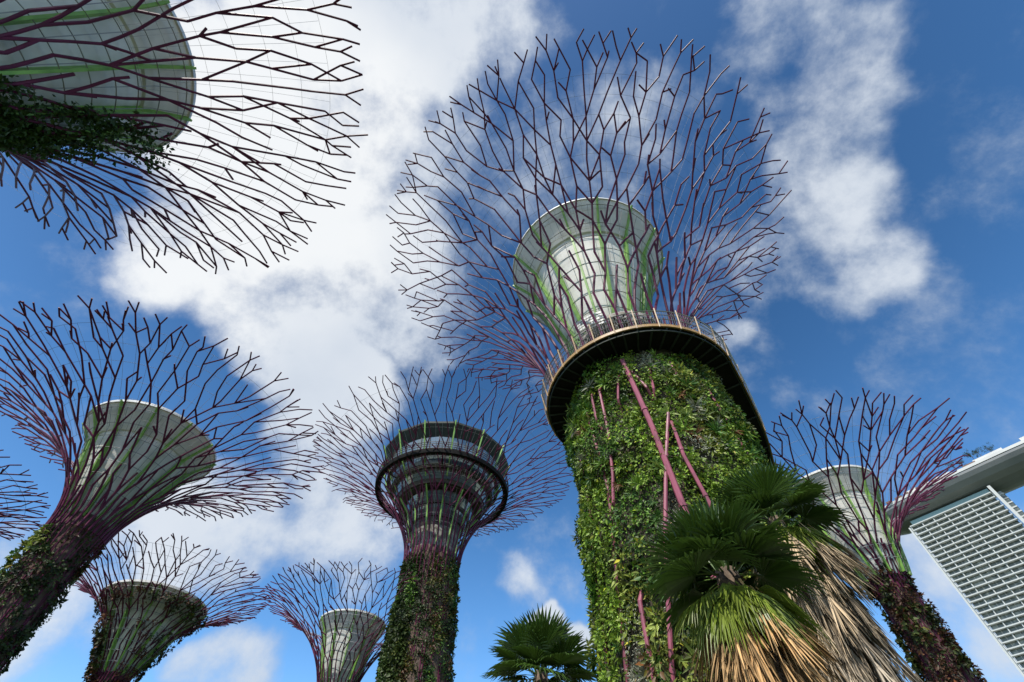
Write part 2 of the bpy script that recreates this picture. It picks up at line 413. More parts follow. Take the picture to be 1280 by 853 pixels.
def make_branches(root, rng, c, Rn, Rt, zn, H, n0, step, r0, r1, zbase, tmax=72., gap=1.9, trunk_r=None, sub=True, weave=True):
    f, ln = branch_profile(Rn, Rt, zn, H, tmax)

    def P(phi, t):
        r, z = f(t)
        return Vector((c[0] + r * math.cos(phi), c[1] + r * math.sin(phi), z))
    dt = step / ln
    w0 = 2 * math.pi / n0

    def rad(t): return r0 + (r1 - r0) * min(1, max(0, t)) ** .7

    def seg(mb, a, b):
        t0, t1 = a[1], b[1]
        m = 1
        if t1 - t0 > .0 and max(t0, t1) < .45: m = 3
        pts = [P(a[0] + (b[0] - a[0]) * i / m, t0 + (t1 - t0) * i / m) for i in range(m + 1)]
        mb.tube(pts, [rad(t0 + (t1 - t0) * i / m) for i in range(m + 1)], 6)

    def edge(mb, a, b):
        t0, t1 = a[1], b[1]
        m = 2 if max(t0, t1) < .5 else 1
        pts = [P(a[0] + (b[0] - a[0]) * i / m, t0 + (t1 - t0) * i / m) for i in range(m + 1)]
        mb.tube(pts, [rad(t0 + (t1 - t0) * i / m) for i in range(m + 1)], 6)

    mbs = []
    rows = []
    K = int(round(ln / step))
    row = []
    for i in range(n0):
        mb = MB(); phi = i * w0 + rng.uniform(-.08, .08) * w0
        if zbase is not None:
            pts = []
            ph = phi + (w0 * .9 if i % 2 else -w0 * .9)
            nseg = 9
            for k in range(nseg + 1):
                u = k / nseg; z = zbase + (zn - zbase) * u
                rr = (trunk_r(z) if trunk_r else Rn)
                rr = max(rr, Rn * .9) if u > .9 else rr
                q = ph + (phi - ph) * u
                pts.append((c[0] + rr * math.cos(q), c[1] + rr * math.sin(q), z))
            pts[-1] = tuple(P(phi, 0))
            mb.tube(pts, r0 * .5, 5)
        mbs.append(mb); row.append((phi, 0., i))
    for k in range(1, K + 1):
        t = k / K
        r_ = f(t)[0]
        nk = max(n0, int(2 * math.pi * r_ / gap))
        nk = min(nk, int(len(row) * 1.5))
        w = 2 * math.pi / nk
        jt = .10 if t < .2 else .24
        off = rng.uniform(0, 1) if nk != len(row) else (row[0][0] / w + (.5 if t > .2 else (.25 if k % 2 else -.25)))
        new = []
        ph0 = np.array([q[0] for q in row])
        used = set()
        for i in range(nk):
            phi = (i + off + rng.uniform(-jt, jt)) * w
            tt = t + rng.uniform(-.30, .30) / K if t > .2 else t
            if k == K: tt = 1 + rng.uniform(-.55, .1) / K
            df = (ph0 - phi + math.pi) % (2 * math.pi) - math.pi
            od = np.argsort(np.abs(df))
            c0 = int(od[0]) if (rng.random() < .55 or t < .2) else int(od[1])
            if k == K and rng.random() < .12: continue
            edge(mbs[row[c0][2]], (phi + df[c0], row[c0][1]), (phi, tt))
            used.add(c0)
            if t > .25:
                p_ = rng.random()
                c1 = int(od[1]) if c0 == int(od[0]) else int(od[0])
                if p_ < .20:
                    edge(mbs[row[c1][2]], (phi + df[c1], row[c1][1]), (phi, tt)); used.add(c1)
                elif p_ < .42:      # an arm that stops short of its neighbour
                    e_ = rng.uniform(.45, .8)
                    edge(mbs[row[c0][2]], (phi, tt), (phi + df[c1] * e_, tt + (row[c1][1] + 2.0 / K - tt) * rng.uniform(.25, .6)))
            new.append((phi, tt, row[c0][2]))
        for q in range(len(row)):       # carry on nodes nobody picked up
            if q not in used and rng.random() < .75:
                df = np.array([(n_[0] - row[q][0] + math.pi) % (2 * math.pi) - math.pi for n_ in new])
                o_ = int(np.argmin(np.abs(df)))
                e_ = 1.0 if rng.random() < .5 else rng.uniform(.5, .8)
                edge(mbs[row[q][2]], (row[q][0], row[q][1]), (row[q][0] + df[o_] * e_, row[q][1] + (new[o_][1] - row[q][1]) * e_))
        row = new
    # forked tips
    for (phi, tt, b) in row:
        r_ = f(min(tt, 1))[0]
        for sg in ((-1, 1) if rng.random() < .45 else (rng.choice([-1, 1]),)):
            edge(mbs[b], (phi, tt), (phi + sg * rng.uniform(.25, .6) * gap / r_, tt + rng.uniform(.35, .65) / K))
    for mb in mbs:
        if mb.v: mb.build('branch', M['steel'], root)
    return f, P


def cable_hoops(root, c, f, ts, thick, name='cable_net', spokes=0, push=.12):
    mb = MB()
    for t in ts:
        r, z = f(t)
        mb.ring(c, r + push * .2, z + push, thick, n=72, k=3)
    for i in range(spokes):
        a = 2 * math.pi * i / spokes
        pts = [(c[0] + f(t)[0] * math.cos(a), c[1] + f(t)[0] * math.sin(a), f(t)[1] + push) for t in ts]
        mb.tube(pts, thick, 3)
    return mb.build(name, M['cable'], root)


def cup_parts(root, c, rb, zb, rt, zt, nfin, thick=.12, step_at=.8, fin=True, fd=.35, phase=0.):
    """pale funnel: shell (> rim), fins, hoop wires"""
    def prof(u):
        if u <= step_at: return rb + (rt - rb) * .64 * (u / step_at) ** .88, zb + (zt - zb) * u
        return rb + (rt - rb) * (.64 + .36 * (u - step_at) / (1 - step_at)), zb + (zt - zb) * u
    outer = []
    us = [i / 14 for i in range(15)]
    for u in us:
        r, z = prof(u)
        if u <= step_at: outer.append((r * .965, z))
        if abs(u - step_at) < .04: outer.append((r * 1.0, z + .03))
        if u > step_at: outer.append((r, z))
    inner = [(r - thick, z + .02) for r, z in outer][::-1]
    mb = MB(); mb.lathe(c, outer + inner, 72, closed=True)
    shell = mb.build('cup', M['cup'], root, smooth=False)
    mb = MB(); r, z = prof(1)
    mb.lathe(c, [(r - thick * 1.6, z - .02), (r + .07, z - .04), (r + .07, z + .16), (r - thick * 1.6, z + .16)], 72, closed=True)
    mb.build('rim', M['cup_rim'], shell)
    # inner funnel floor, closes the view through the cup
    mb = MB(); r1, z1 = prof(.55)
    mb.lathe(c, [(.05, z1 + .05), (r1 - thick, z1 + .1)], 48)
    mb.build('cup_floor', M['cup'], shell)
    if fin:
        for i in range(nfin):
            a = 2 * math.pi * i / nfin + phase
            mb = MB(); th = .055 * rt / 6.8 + .02
            ca, sa = math.cos(a), math.sin(a)
            V = []
            nn = 12
            for k in range(nn + 1):
                u = k / nn; r, z = prof(u)
                d0, d1 = r * .95 - .05, r + fd * (1 - .35 * u)
                for rr, zz in ((d0, z + .02), (d1, z)):
                    for q in (-1, 1):
                        V.append((c[0] + rr * ca - q * th * sa, c[1] + rr * sa + q * th * ca, zz))
            F = []
            for k in range(nn):
                o = k * 4; p = o + 4
                F += [(o, o + 1, p + 1, p), (o + 2, p + 2, p + 3, o + 3), (o, p, p + 2, o + 2), (o + 1, o + 3, p + 3, p + 1)]
            F += [(0, 2, 3, 1), (nn * 4, nn * 4 + 1, nn * 4 + 3, nn * 4 + 2)]
            mb.add(V, F)
            mb.build('fin', M['fin'], root)
    mb = MB()
    for k in range(1, 9):
        r, z = prof(k / 8.5); mb.ring(c, r + fd * .8, z, .016 + .002 * rt, n=60, k=3)
    for i in range(nfin * 2):
        a = 2 * math.pi * (i + .5) / (nfin * 2)
        mb.tube([(c[0] + (prof(u)[0] + fd * .8) * math.cos(a), c[1] + (prof(u)[0] + fd * .8) * math.sin(a), prof(u)[1]) for u in (0, .2, .4, .6, .8, .95)], .012 + .002 * rt, 3)
    mb.build('hoop_wires', M['cable'], root)
    return prof


def trunk_mesh(root, rng, c, radf, z1, m, n=48, rows=30, name='trunk', rough=.05):
    mb = MB(); V = []; F = []
    for j in range(rows + 1):
        z = z1 * j / rows
        for i in range(n):
            a = 2 * math.pi * i / n
            r = radf(z) * (1 + rng.normal(0, rough * .3))
            V.append((c[0] + r * math.cos(a), c[1] + r * math.sin(a), z))
    for j in range(rows):
        for i in range(n):
            F.append((j * n + i, j * n + (i + 1) % n, (j + 1) * n + (i + 1) % n, (j + 1) * n + i))
    mb.add(V, F)
    return mb.build(name, m, root, smooth=True)


O = (0., 0.)
# ---------------------------------------------------------------- the tall tree with the walkway collar
A = empty('supertree', pos(20.3, 20.5))
tag(A, 'giant supertree sculpture with leafy green trunk, pink pipes and walkway collar', 'supertree', 'steel supertree sculptures')
rng = np.random.default_rng(11)
ac = (.70, -.04)        # planted trunk
bc = (-.18, -.02)      # branches and cup


def rA(z): return 4.22 - .17 * max(0, min(1, (z - 6) / 15))


trunk_mesh(A, rng, ac, rA, 22.6, M['core'])
living_wall('climbing_plants', rng, lambda p, z: rA(0) - .17 * np.clip((z - 6) / 15, 0, 1), 0.3, 21.4, ac, 150000, .135, GREEN, A, thick=.62, clump=.42, wild=.35,
            patch=[(-113, 11.3, 9, 2.2, 4), (-87, 15.1, 9, 1.6, 4), (-146, 6.5, 8, 2.5, 4), (-158, 12.0, 5, 6., 4), (-99, 20.6, 14, .7, 4), (-120, 16, 12, 2, 0), (-140, 17, 12, 2.5, 1), (-165, 12, 18, 6, 0), (-78, 17, 10, 3, 3)])
n = 1300; per = 17
fp = rng.uniform(-math.pi, math.pi, n); fz = rng.uniform(.5, 20.8, n)
keep = (np.sin(fp * 5 + fz * .5) + np.sin(fp * 2 - fz * .9) + rng.normal(0, .8, n)) > -.2
fp, fz = fp[keep], fz[keep]; n = len(fp); ci = np.repeat(np.arange(n), per)
out = np.c_[np.cos(fp), np.sin(fp), 0 * fp]; sid = np.c_[-np.sin(fp), np.cos(fp), 0 * fp]
Pf = np.array([[ac[0], ac[1], 0]]) + out * (rA(10) + .28) + np.c_[0 * fp, 0 * fp, fz]
a = rng.uniform(0, 6.283, n * per)
T_ = norm(sid[ci] * np.cos(a)[:, None] + np.array([[0, 0, 1.]]) * (np.sin(a) * .9 - .25)[:, None] + out[ci] * rng.uniform(.25, 1.1, n * per)[:, None])
U_ = norm(np.cross(T_, out[ci] + rng.normal(0, .2, (n * per, 3))))
sz = rng.uniform(.26, .62, n)[ci] * rng.uniform(.75, 1.2, n * per)
fc = np.array([(.20, .33, .04), (.10, .22, .03), (.28, .36, .08), (.30, .31, .22), (.20, .09, .03), (.06, .14, .025)])[rng.choice(6, n, p=[.28, .25, .15, .12, .05, .15])][ci] * rng.uniform(.7, 1.25, (n * per, 1))
quads_mesh('ferns', Pf[ci], T_, U_, sz * .085, sz, fc, M['leaf'], A)
# upper planting on the collar above the walkway
living_wall('collar_plants', rng, lambda p, z: 3.5 + 0 * z, 22.6, 26.0, ac, 6500, .17, DARK, A, thick=.3, clump=.4)
mb = MB(); mb.lathe(ac, [(3.6, 22.4), (3.45, 26.4), (3.1, 27.6)], 48)
mb.build('collar', M['collar'], A, smooth=True)
mb = MB()
for k in range(10):
    a = R(-135 + k * 3.2)
    for q in range(5):
        mb.box((bc[0] + 3.66 * math.cos(a), bc[1] + 3.66 * math.sin(a), 25.6 + q * .3), (.12, .17, .2), a)
mb.build('louvre_panel', M['white'], A)
fA, PA = make_branches(A, rng, bc, 4.2, 17.9, 21.9, 41.5, 44, 1.75, .095, .056, None, tmax=70, gap=.98)
cable_hoops(A, bc, fA, [.42, .48, .54, .6, .66, .72, .78, .84, .9], .008, spokes=80)
cup_parts(A, bc, 2.1, 27.0, 6.8, 39.4, 14, phase=R(14))
PIPES = [([(-114.5, 20.9), (-110.2, 16.0), (-108.0, 10.7), (-106.0, 8.5), (-103, 5)], .13), ([(-113.5, 20.6), (-102.5, 17.8)], .085),
         ([(-99.1, 16.5), (-109.8, 13.7), (-119.8, 10.8), (-126.6, 8.5), (-132.0, 6.6), (-137, 4)], .095),
         ([(-99.1, 16.5), (-99.8, 14.0), (-96.9, 11.8), (-93, 9)], .095), ([(-135.9, 20.6), (-136.1, 16.8), (-139.5, 14.3), (-143.9, 12.7)], .085),
         ([(-139.0, 9.8), (-140.4, 6.8), (-141, 4)], .095), ([(-143.4, 20.6), (-143.0, 17.0)], .08), ([(-118.8, 20.6), (-126.5, 17.6)], .075),
         ([(-84.3, 21), (-82.5, 18.3)], .08), ([(-98.5, 20.6), (-102.5, 17.6)], .08)]
for a in range(-60, 205, 24):
    PIPES.append(([(a, 21), (a + 9, 14), (a - 3, 7), (a + 6, 1)], .1))
for i0, (pts, r) in enumerate(PIPES):
    mb = MB(); dd = []
    for i in range(len(pts) - 1):
        m_ = 4
        for k in range(m_ + (i == len(pts) - 2)):
            u = k / m_; dd.append((pts[i][0] + (pts[i + 1][0] - pts[i][0]) * u, pts[i][1] + (pts[i + 1][1] - pts[i][1]) * u))
    # pipes stand just out of the leaves where the photo shows them
    ex = .46 if (i0 in (0, 2, 3)) else (.34 if i0 < 10 else .1)
    nd = len(dd) - 1
    r = r if i0 == 0 else r * .82
    exs = [ex + .04 - (.45 if (k in (0, nd) and i0 not in (0, 2)) else 0) for k in range(nd + 1)]
    mb.tube([(ac[0] + (rA(z) + e_) * math.cos(R(a)), ac[1] + (rA(z) + e_) * math.sin(R(a)), z) for (a, z), e_ in zip(dd, exs)], r, 8)
    if nd > 6:   # flanged joints
        for k in range(3, nd, 4):
            (a_, z_), (b_, y_) = dd[k], dd[k + 1]
            P0 = Vector((ac[0] + (rA(z_) + exs[k]) * math.cos(R(a_)), ac[1] + (rA(z_) + exs[k]) * math.sin(R(a_)), z_))
            P1 = Vector((ac[0] + (rA(y_) + exs[k + 1]) * math.cos(R(b_)), ac[1] + (rA(y_) + exs[k + 1]) * math.sin(R(b_)), y_))
            dv = (P1 - P0).normalized(); mb.tube([P0 + dv * .2, P0 + dv * .32], r * 1.25, 8)
    mb.build('pipe', M['pipe'], A)

# walkway: ring around the trunk that leaves tangentially to the back right, one path
W = empty('walkway', (7.8, 19.2, 22.0))
tag(W, 'aerial walkway ringing the largest leafy trunk, black underside with ochre rim', 'walkway')
arc = [(5.0 * math.cos(R(a)), 5.0 * math.sin(R(a))) for a in np.arange(115, 329, 4.)]
last = arc[-1]
dirv = Vector((.50, .87)).normalized()
line = []
p = Vector(last)
hd = math.atan2(dirv.y, dirv.x) - R(6)
for i in range(26):
    hd += R(1.0) if i < 4 else R(2.6)
    p = p + Vector((math.cos(hd), math.sin(hd))) * 1.6
    line.append((p.x, p.y))
cl = [Vector(q) for q in arc + line]


def strip(mb, off0, off1, z0, z1, path=cl):
    V = []; F = []
    for i, q in enumerate(path):
        d = (path[min(i + 1, len(path) - 1)] - path[max(i - 1, 0)]).normalized(); nn = Vector((d.y, -d.x))
        for o_, z in ((off0, z0), (off1, z0), (off1, z1), (off0, z1)):
            V.append((q.x + nn.x * o_, q.y + nn.y * o_, z))
    for i in range(len(path) - 1):
        for k in range(4):
            F.append((i * 4 + k, i * 4 + (k + 1) % 4, i * 4 + 4 + (k + 1) % 4, i * 4 + 4 + k))
    F += [(0, 3, 2, 1), tuple(len(V) - 4 + k for k in range(4))]
    mb.add(V, F)


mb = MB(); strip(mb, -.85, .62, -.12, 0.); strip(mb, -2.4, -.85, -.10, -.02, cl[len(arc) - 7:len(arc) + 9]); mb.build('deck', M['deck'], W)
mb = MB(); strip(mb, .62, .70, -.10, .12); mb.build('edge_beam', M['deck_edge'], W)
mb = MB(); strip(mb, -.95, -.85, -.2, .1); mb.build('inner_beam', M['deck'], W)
mb = MB(); strip(mb, .50, .56, -.34, -.24)
for i in range(0, len(cl), 2):
    q = cl[i]; d = (cl[min(i + 1, len(cl) - 1)] - cl[max(i - 1, 0)]).normalized(); nn = Vector((d.y, -d.x))
    a = Vector((q.x - nn.x * .8, q.y - nn.y * .8, -.2)); b = Vector((q.x + nn.x * .6, q.y + nn.y * .6, -.2))
    mb.tube([a, b], .06, 4)
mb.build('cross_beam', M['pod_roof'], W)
mb = MB()
for zz in (.45, .8, 1.12):
    pts = []
    for i, q in enumerate(cl):
        d = (cl[min(i + 1, len(cl) - 1)] - cl[max(i - 1, 0)]).normalized(); nn = Vector((d.y, -d.x))
        pts.append((q.x + nn.x * (.72 + .15 * zz), q.y + nn.y * (.72 + .15 * zz), zz))
    mb.tube(pts, .022 if zz < 1.1 else .035, 5)
for i in range(len(cl) - 1):
    d = (cl[i + 1] - cl[i]).normalized(); nn = Vector((d.y, -d.x))
    for u in (0, .33, .66):
        q = cl[i].lerp(cl[i + 1], u)
        mb.tube([(q.x + nn.x * .72, q.y + nn.y * .72, .1), (q.x + nn.x * .89, q.y + nn.y * .89, 1.12)], .014, 3)
mb.build('railing', M['rail'], W)
for i in range(0, len(cl), 3):
    q = cl[i]; d = (cl[min(i + 1, len(cl) - 1)] - cl[max(i - 1, 0)]).normalized(); nn = Vector((d.y, -d.x))
    mb = MB()
    mb.tube([(q.x + nn.x * .70, q.y + nn.y * .70, -.18), (q.x + nn.x * .93, q.y + nn.y * .93, 1.3)], .045, 5)
    mb.build('post', M['tan'], W)
for (a, b) in (((3.2, 3.5, 10.5), (10.4, 6.2, 0.2)), ((2.9, 1.5, 10.5), (7.7, 1.6, .2)), ((3.3, 2.9, 10), (9.2, 4.0, .2))):
    mb = MB(); mb.tube([a, b], .02, 4); mb.build('stay_cable', M['cable'], W)

# ---------------------------------------------------------------- the other supertrees


def supertree(label, az, d, H, Rt, zn, Rn, rtr, cup=None, nb=22, step=1.8, r0=.13, r1=.075, seed=1, gap=1.6, wall=None, tmax=72., nfin=12, hoops=True, fd=.35, fphase=0., weave=True):
    T = empty('supertree', pos(az, d))
    tag(T, label, 'supertree', 'steel supertree sculptures')
    rg = np.random.default_rng(seed)
    trunk_mesh(T, rg, O, rtr, zn + (1.2 if cup is None else max(.5, cup[1] - zn + .3)), M['bark'], n=36)
    f, P = make_branches(T, rg, O, Rn, Rt, zn, H, nb, step, r0, r1, .2, tmax=tmax, gap=gap, trunk_r=lambda z: rtr(z) + .03, weave=weave)
    if hoops: cable_hoops(T, O, f, [.45, .53, .61, .69, .77, .85, .93], min(.014, .007 * d / 30 + .002), spokes=nb * 2)
    if cup:
        rb, zb, rt, zt = cup
        cup_parts(T, O, rb, zb, rt, zt, nfin, fd=fd, phase=fphase)
    return T, f, P, rg


# D: the central one with the glazed pod
def rD(z): return 4.5 - 1.3 * min(1, z / 34)


D, fD, PD, rg = supertree('central supertree sculpture carrying a dark glazed pod inside its branches and a dark ring', -10.2, 60.5, 49.9, 20.2, 33.5, 3.7, rD, nb=42, step=2.0, r0=.11, r1=.062, seed=5, gap=1.12, tmax=70)
living_wall('climbing_plants', rg, lambda p, z: 4.5 - 1.3 * np.clip(z / 34, 0, 1) + 0 * p, .5, 33.2, O, 32000, .22, GREEN[1:3] + DARK[:2], D, thick=.45, clump=.6, a0=R(-185), a1=R(-108))
living_wall('climbing_plants', rg, lambda p, z: 4.5 - 1.3 * np.clip(z / 34, 0, 1) + 0 * p, .5, 33.2, O, 44000, .22, DARK + GREEN[1:3], D, thick=.45, clump=.6, a0=R(-62), a1=R(175))
living_wall('climbing_plants', rg, lambda p, z: 4.4 - 1.3 * np.clip(z / 34, 0, 1) + 0 * p, .5, 33.2, O, 12000, .2, DARK, D, thick=.2, clump=.5, a0=R(-112), a1=R(-58))
mb = MB(); mb.lathe(O, [(3.0, 33.3), (3.05, 35.6), (3.2, 38.0)], 48); mb.build('collar', M['collar'], D)
pod = MB()
prof = [(3.2, 37.6), (3.5, 38.6), (3.75, 38.62), (4.1, 40.2), (4.35, 40.22), (4.9, 42.0), (6.3, 42.05), (7.1, 43.8), (7.5, 43.82), (8.2, 45.6), (8.6, 45.62), (8.7, 46.3)]
pod.lathe(O, prof, 48); pb = pod.build('pod', M['pod'], D)
for (ra, za, rb_, zb_) in ((3.62, 38.8, 4.0, 40.0), (4.42, 40.5, 4.85, 41.7), (6.55, 42.5, 6.95, 43.5), (7.68, 44.2, 8.02, 45.3)):
    mb = MB(); mb.lathe(O, [(ra + .06, za), (rb_ + .10, zb_)], 48); mb.build('window_band', M['glass'], pb)
mb = MB(); mb.lathe(O, [(8.5, 46.35), (8.75, 48.3)], 32); mb.build('glazing', M['glassl'], pb)
mb = MB()
for i in range(40):
    a = 2 * math.pi * i / 40
    mb.tube([(8.6 * math.cos(a), 8.6 * math.sin(a), 46.3), (8.85 * math.cos(a), 8.85 * math.sin(a), 48.35)], .06, 4)
mb.build('mullions', M['pod'], pb)
mb = MB(); n = 14; V = []
for i in range(n):
    a = 2 * math.pi * i / n; V.append((10.1 * math.cos(a), 10.1 * math.sin(a), 50.0))
for i in range(n):
    a = 2 * math.pi * i / n; V.append((8.8 * math.cos(a), 8.8 * math.sin(a), 48.3))
for i in range(n):
    a = 2 * math.pi * i / n; V.append((10.1 * math.cos(a), 10.1 * math.sin(a), 50.35))
V.append((0, 0, 50.6))
F = []
for i in range(n):
    j = (i + 1) % n; F += [(i, j, n + j, n + i), (i, 2 * n + i, 2 * n + j, j), (2 * n + i, 3 * n, 2 * n + j)]
mb.add(V, F); mb.build('roof', M['pod_roof'], D)
ring = MB(); ring.lathe(O, [(9.3, 44.5), (10.05, 44.3), (10.15, 44.9), (9.3, 44.95)], 72, closed=True)
ro = ring.build('ring_beam', M['deck'], D)
mb = MB()
for zz in (45.3, 45.7, 46.05): mb.ring(O, 10.15, zz, .05, 72, 4)
for i in range(72):
    a = 2 * math.pi * i / 72; mb.tube([(10.1 * math.cos(a), 10.1 * math.sin(a), 44.9), (10.15 * math.cos(a), 10.15 * math.sin(a), 46.05)], .04, 3)
mb.build('railing', M['pod'], ro)
for i in range(12):
    a = 2 * math.pi * i / 12 + .1
    mb = MB(); mb.tube([(7.0 * math.cos(a), 7.0 * math.sin(a), 44.0), (9.5 * math.cos(a), 9.5 * math.sin(a), 44.6)], .12, 5); mb.build('strut', M['deck'], D)
for i in range(14):
    a = 2 * math.pi * i / 14
    mb = MB()
    pr = [(3.3, 33.6), (3.55, 37), (4.3, 40), (6.2, 42.6), (8.3, 45.6), (9.2, 47.8), (10.2, 50.3)]
    mb.tube([((r + .25) * math.cos(a), (r + .25) * math.sin(a), z) for r, z in pr], .13, 4); mb.build('fin', M['fin'], D)
mb = MB()
for r, z in [(3.6, 36.4), (3.75, 37.6), (3.95, 38.7), (4.3, 39.8), (4.75, 40.9), (5.6, 42), (6.6, 43), (7.4, 44), (8.1, 45)]:
    mb.ring(O, r + .3, z, .022, 60, 3)
for i in range(24):
    a = 2 * math.pi * i / 24; mb.tube([((r + .3) * math.cos(a), (r + .3) * math.sin(a), z) for r, z in [(3.5, 34), (3.75, 37.6), (4.3, 39.8), (5.6, 42), (8.1, 45)]], .02, 3)
mb.build('hoop_wires', M['cable'], D)

# C: leaning away at the left, dark trunk
def rC(z): return 1.42


C_, f, P, rg = supertree('supertree sculpture with dark mossy trunk and shaded pale cup, at left below the overhead canopy', -45.9, 40.6, 28.2, 12.1, 18.6, 1.75, rC,
                         cup=(1.2, 19.4, 4.75, 26.7), nb=34, step=1.45, r0=.085, r1=.052, seed=21, gap=.78, nfin=12)
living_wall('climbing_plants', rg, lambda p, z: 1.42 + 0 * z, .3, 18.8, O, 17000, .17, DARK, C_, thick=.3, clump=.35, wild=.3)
living_wall('climbing_plants', rg, lambda p, z: 1.5 + 0 * z, 5, 18.6, O, 2500, .18, GREEN, C_, thick=.45, clump=.3, wild=.4, a0=R(200), a1=R(260))

# B: overhead, top left
def rB(z): return 1.9


B_, fB, P, rg = supertree('supertree canopy looming overhead in the top left corner, backlit against white cloud', -87, 20.0, 28.0, 12.0, 17.0, 2.2, rB,
                          cup=(2.0, 18.3, 4.75, 26.9), nb=40, step=1.5, r0=.075, r1=.048, seed=33, gap=.66, nfin=12, fphase=.2)
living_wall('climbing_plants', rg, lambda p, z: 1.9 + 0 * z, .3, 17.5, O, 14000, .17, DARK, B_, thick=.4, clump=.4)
# creeper hanging over the branches on the camera's lower side
n = 6500
ph = R(20) + rg.uniform(-.75, .55, n) * rg.uniform(.3, 1, n)
ph = R(52) + rg.normal(0, .36, n)
tt = rg.beta(1.6, 2.0, n) * .58
ck = rg.integers(0, 60, n); cph = R(52) + rg.normal(0, .30, 60); ctt = rg.beta(1.3, 1.7, 60) * .56
ph = cph[ck] + rg.normal(0, .05, n); tt = np.abs(ctt[ck] + rg.normal(0, .03, n))
tt = tt * np.exp(-((ph - R(52)) / .8) ** 2)
rr = np.array([fB(t)[0] for t in tt]); zz = np.array([fB(t)[1] for t in tt])
hang = rg.uniform(0, 1, n) ** 2 * .6
# gather around strands
Pp = np.c_[rr * np.cos(ph), rr * np.sin(ph), zz - hang] + rg.normal(0, .12, (n, 3))
T_ = norm(rg.normal(0, .5, (n, 3)) + np.array([[0, 0, -.6]])); U_ = norm(np.cross(T_, rg.normal(0, 1, (n, 3))))
Lh = rg.uniform(.12, .3, n)
cc = np.array([(.04, .08, .015), (.06, .11, .02), (.03, .055, .012)])[rg.integers(0, 3, n)]
quads_mesh('hanging_creeper', Pp, T_, U_, Lh * .3, Lh, cc, M['leaf'], B_)

# E: right, in front of the hotel
def rE(z): return 1.25 + .25 * max(0, 1 - z / 18)


E_, f, P, rg = supertree('supertree sculpture with rusty creeper trunk and pink lit branches beside the tower', 39.2, 49.0, 30.0, 12.0, 19.5, 1.35, rE,
                         cup=(1.5, 20.6, 4.2, 29.0), nb=34, step=1.55, r0=.085, r1=.056, seed=40, gap=.86, nfin=10, tmax=66)
living_wall('climbing_plants', rg, lambda p, z: rE(0) - .2 * np.clip(z / 18, 0, 1), .3, 21.6, O, 20000, .19, RUST, E_, thick=.38, clump=.36, wild=.5)

# F: lower left, creeper over the cup
def rF(z): return 1.15 + .5 * max(0, 1 - z / 16)


F_, fF, P, rg = supertree('small supertree sculpture in the lower left whose cup is draped with brown creeper', -36.6, 60.0, 25.3, 9.5, 16.2, 1.35, rF,
                          cup=(1.1, 17.2, 4.7, 23.4), nb=34, step=1.2, r0=.075, r1=.046, seed=52, gap=.68, nfin=12)
living_wall('climbing_plants', rg, lambda p, z: rF(0) - .45 * np.clip(z / 16, 0, 1), .3, 17, O, 13000, .19, RUST, F_, thick=.3, clump=.34, wild=.5)
living_wall('cup_creeper', rg, lambda p, z: 1.5 + 3.5 * np.clip((z - 17.2) / 6.2, 0, 1) ** 1.35, 21.9, 23.2, O, 3400, .17, RUST, F_, thick=.4, clump=.34, wild=.5)
living_wall('cup_creeper', rg, lambda p, z: 1.7 + 3.5 * np.clip((z - 17.2) / 6.2, 0, 1) ** 1.35, 17.0, 21.0, O, 1300, .16, RUST, F_, thick=.3, clump=.34, wild=.5, a0=R(-60), a1=R(60))
living_wall('cup_creeper', rg, lambda p, z: 1.7 + 3.5 * np.clip((z - 17.2) / 6.2, 0, 1) ** 1.35, 17.0, 21.0, O, 2200, .18, RUST, F_, thick=.3, clump=.34, wild=.5, a0=R(170), a1=R(260))

# G: bottom centre left
def rG(z): return 1.35


G_, f, P, rg = supertree('distant supertree sculpture with bare grey cup, beside the trunk of the central pod one', -17.8, 66.0, 29.7, 11.2, 19.0, 1.9, rG,
                         cup=(1.5, 20.5, 4.05, 27.6), nb=34, step=1.3, r0=.075, r1=.046, seed=61, gap=.74, nfin=10)
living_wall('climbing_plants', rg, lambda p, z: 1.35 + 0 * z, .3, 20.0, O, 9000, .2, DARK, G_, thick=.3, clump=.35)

# H: only its branch tips at the left edge
H_, f, P, rg = supertree('supertree at the left edge of which only dark branch tips reach into view', -59.0, 54.5, 24.0, 9.3, 16.2, 1.4, rF,
                         cup=(1.3, 17.2, 3.9, 23.0), nb=34, step=1.2, r0=.075, r1=.046, seed=70, gap=.68, nfin=10)
living_wall('climbing_plants', rg, lambda p, z: rF(0) - .45 * np.clip(z / 16, 0, 1), .3, 17, O, 5000, .22, DARK, H_, thick=.3, clump=.35)

# ---------------------------------------------------------------- hotel with the boat-shaped roof deck
hz = R(-50)
HT = empty('hotel_tower', pos(50, 418), hz)
tag(HT, 'white gridded hotel tower with dark windows below a long boat shaped roof', 'hotel')
u0, u1, zt = -46.0, 8.0, 193.6
mb = MB(); mb.box(((u0 + u1) / 2, 14, zt / 2), (u1 - u0 - 2.4, 25, zt)); mb.build('tower_body', M['t_glass'], HT)
fl = 3.3; nf = int(190 / fl)
mb = MB()
for k in range(nf + 1):
    z = zt - .6 - k * fl
    mb.box(((u0 + u1) / 2, .1, z), (u1 - u0 - 1.3, 2.2, .62))
mb.build('floor_slabs', M['t_frame'], HT)
mb = MB(); nb_ = 7
for k in range(nb_ + 1):
    u = u0 + .6 + (u1 - u0 - 1.2) * k / nb_
    mb.box((u, .6, zt / 2), (.5, 2.0, zt))
mb.build('bay_walls', M['t_frame'], HT)
mb = MB()
for k in range(nb_ * 2):
    if k % 2:
        u = u0 + .6 + (u1 - u0 - 1.2) * k / (nb_ * 2)
        mb.box((u, 1.2, zt / 2), (.18, .5, zt))
mb.build('mullions', M['t_frame'], HT)
mb = MB()
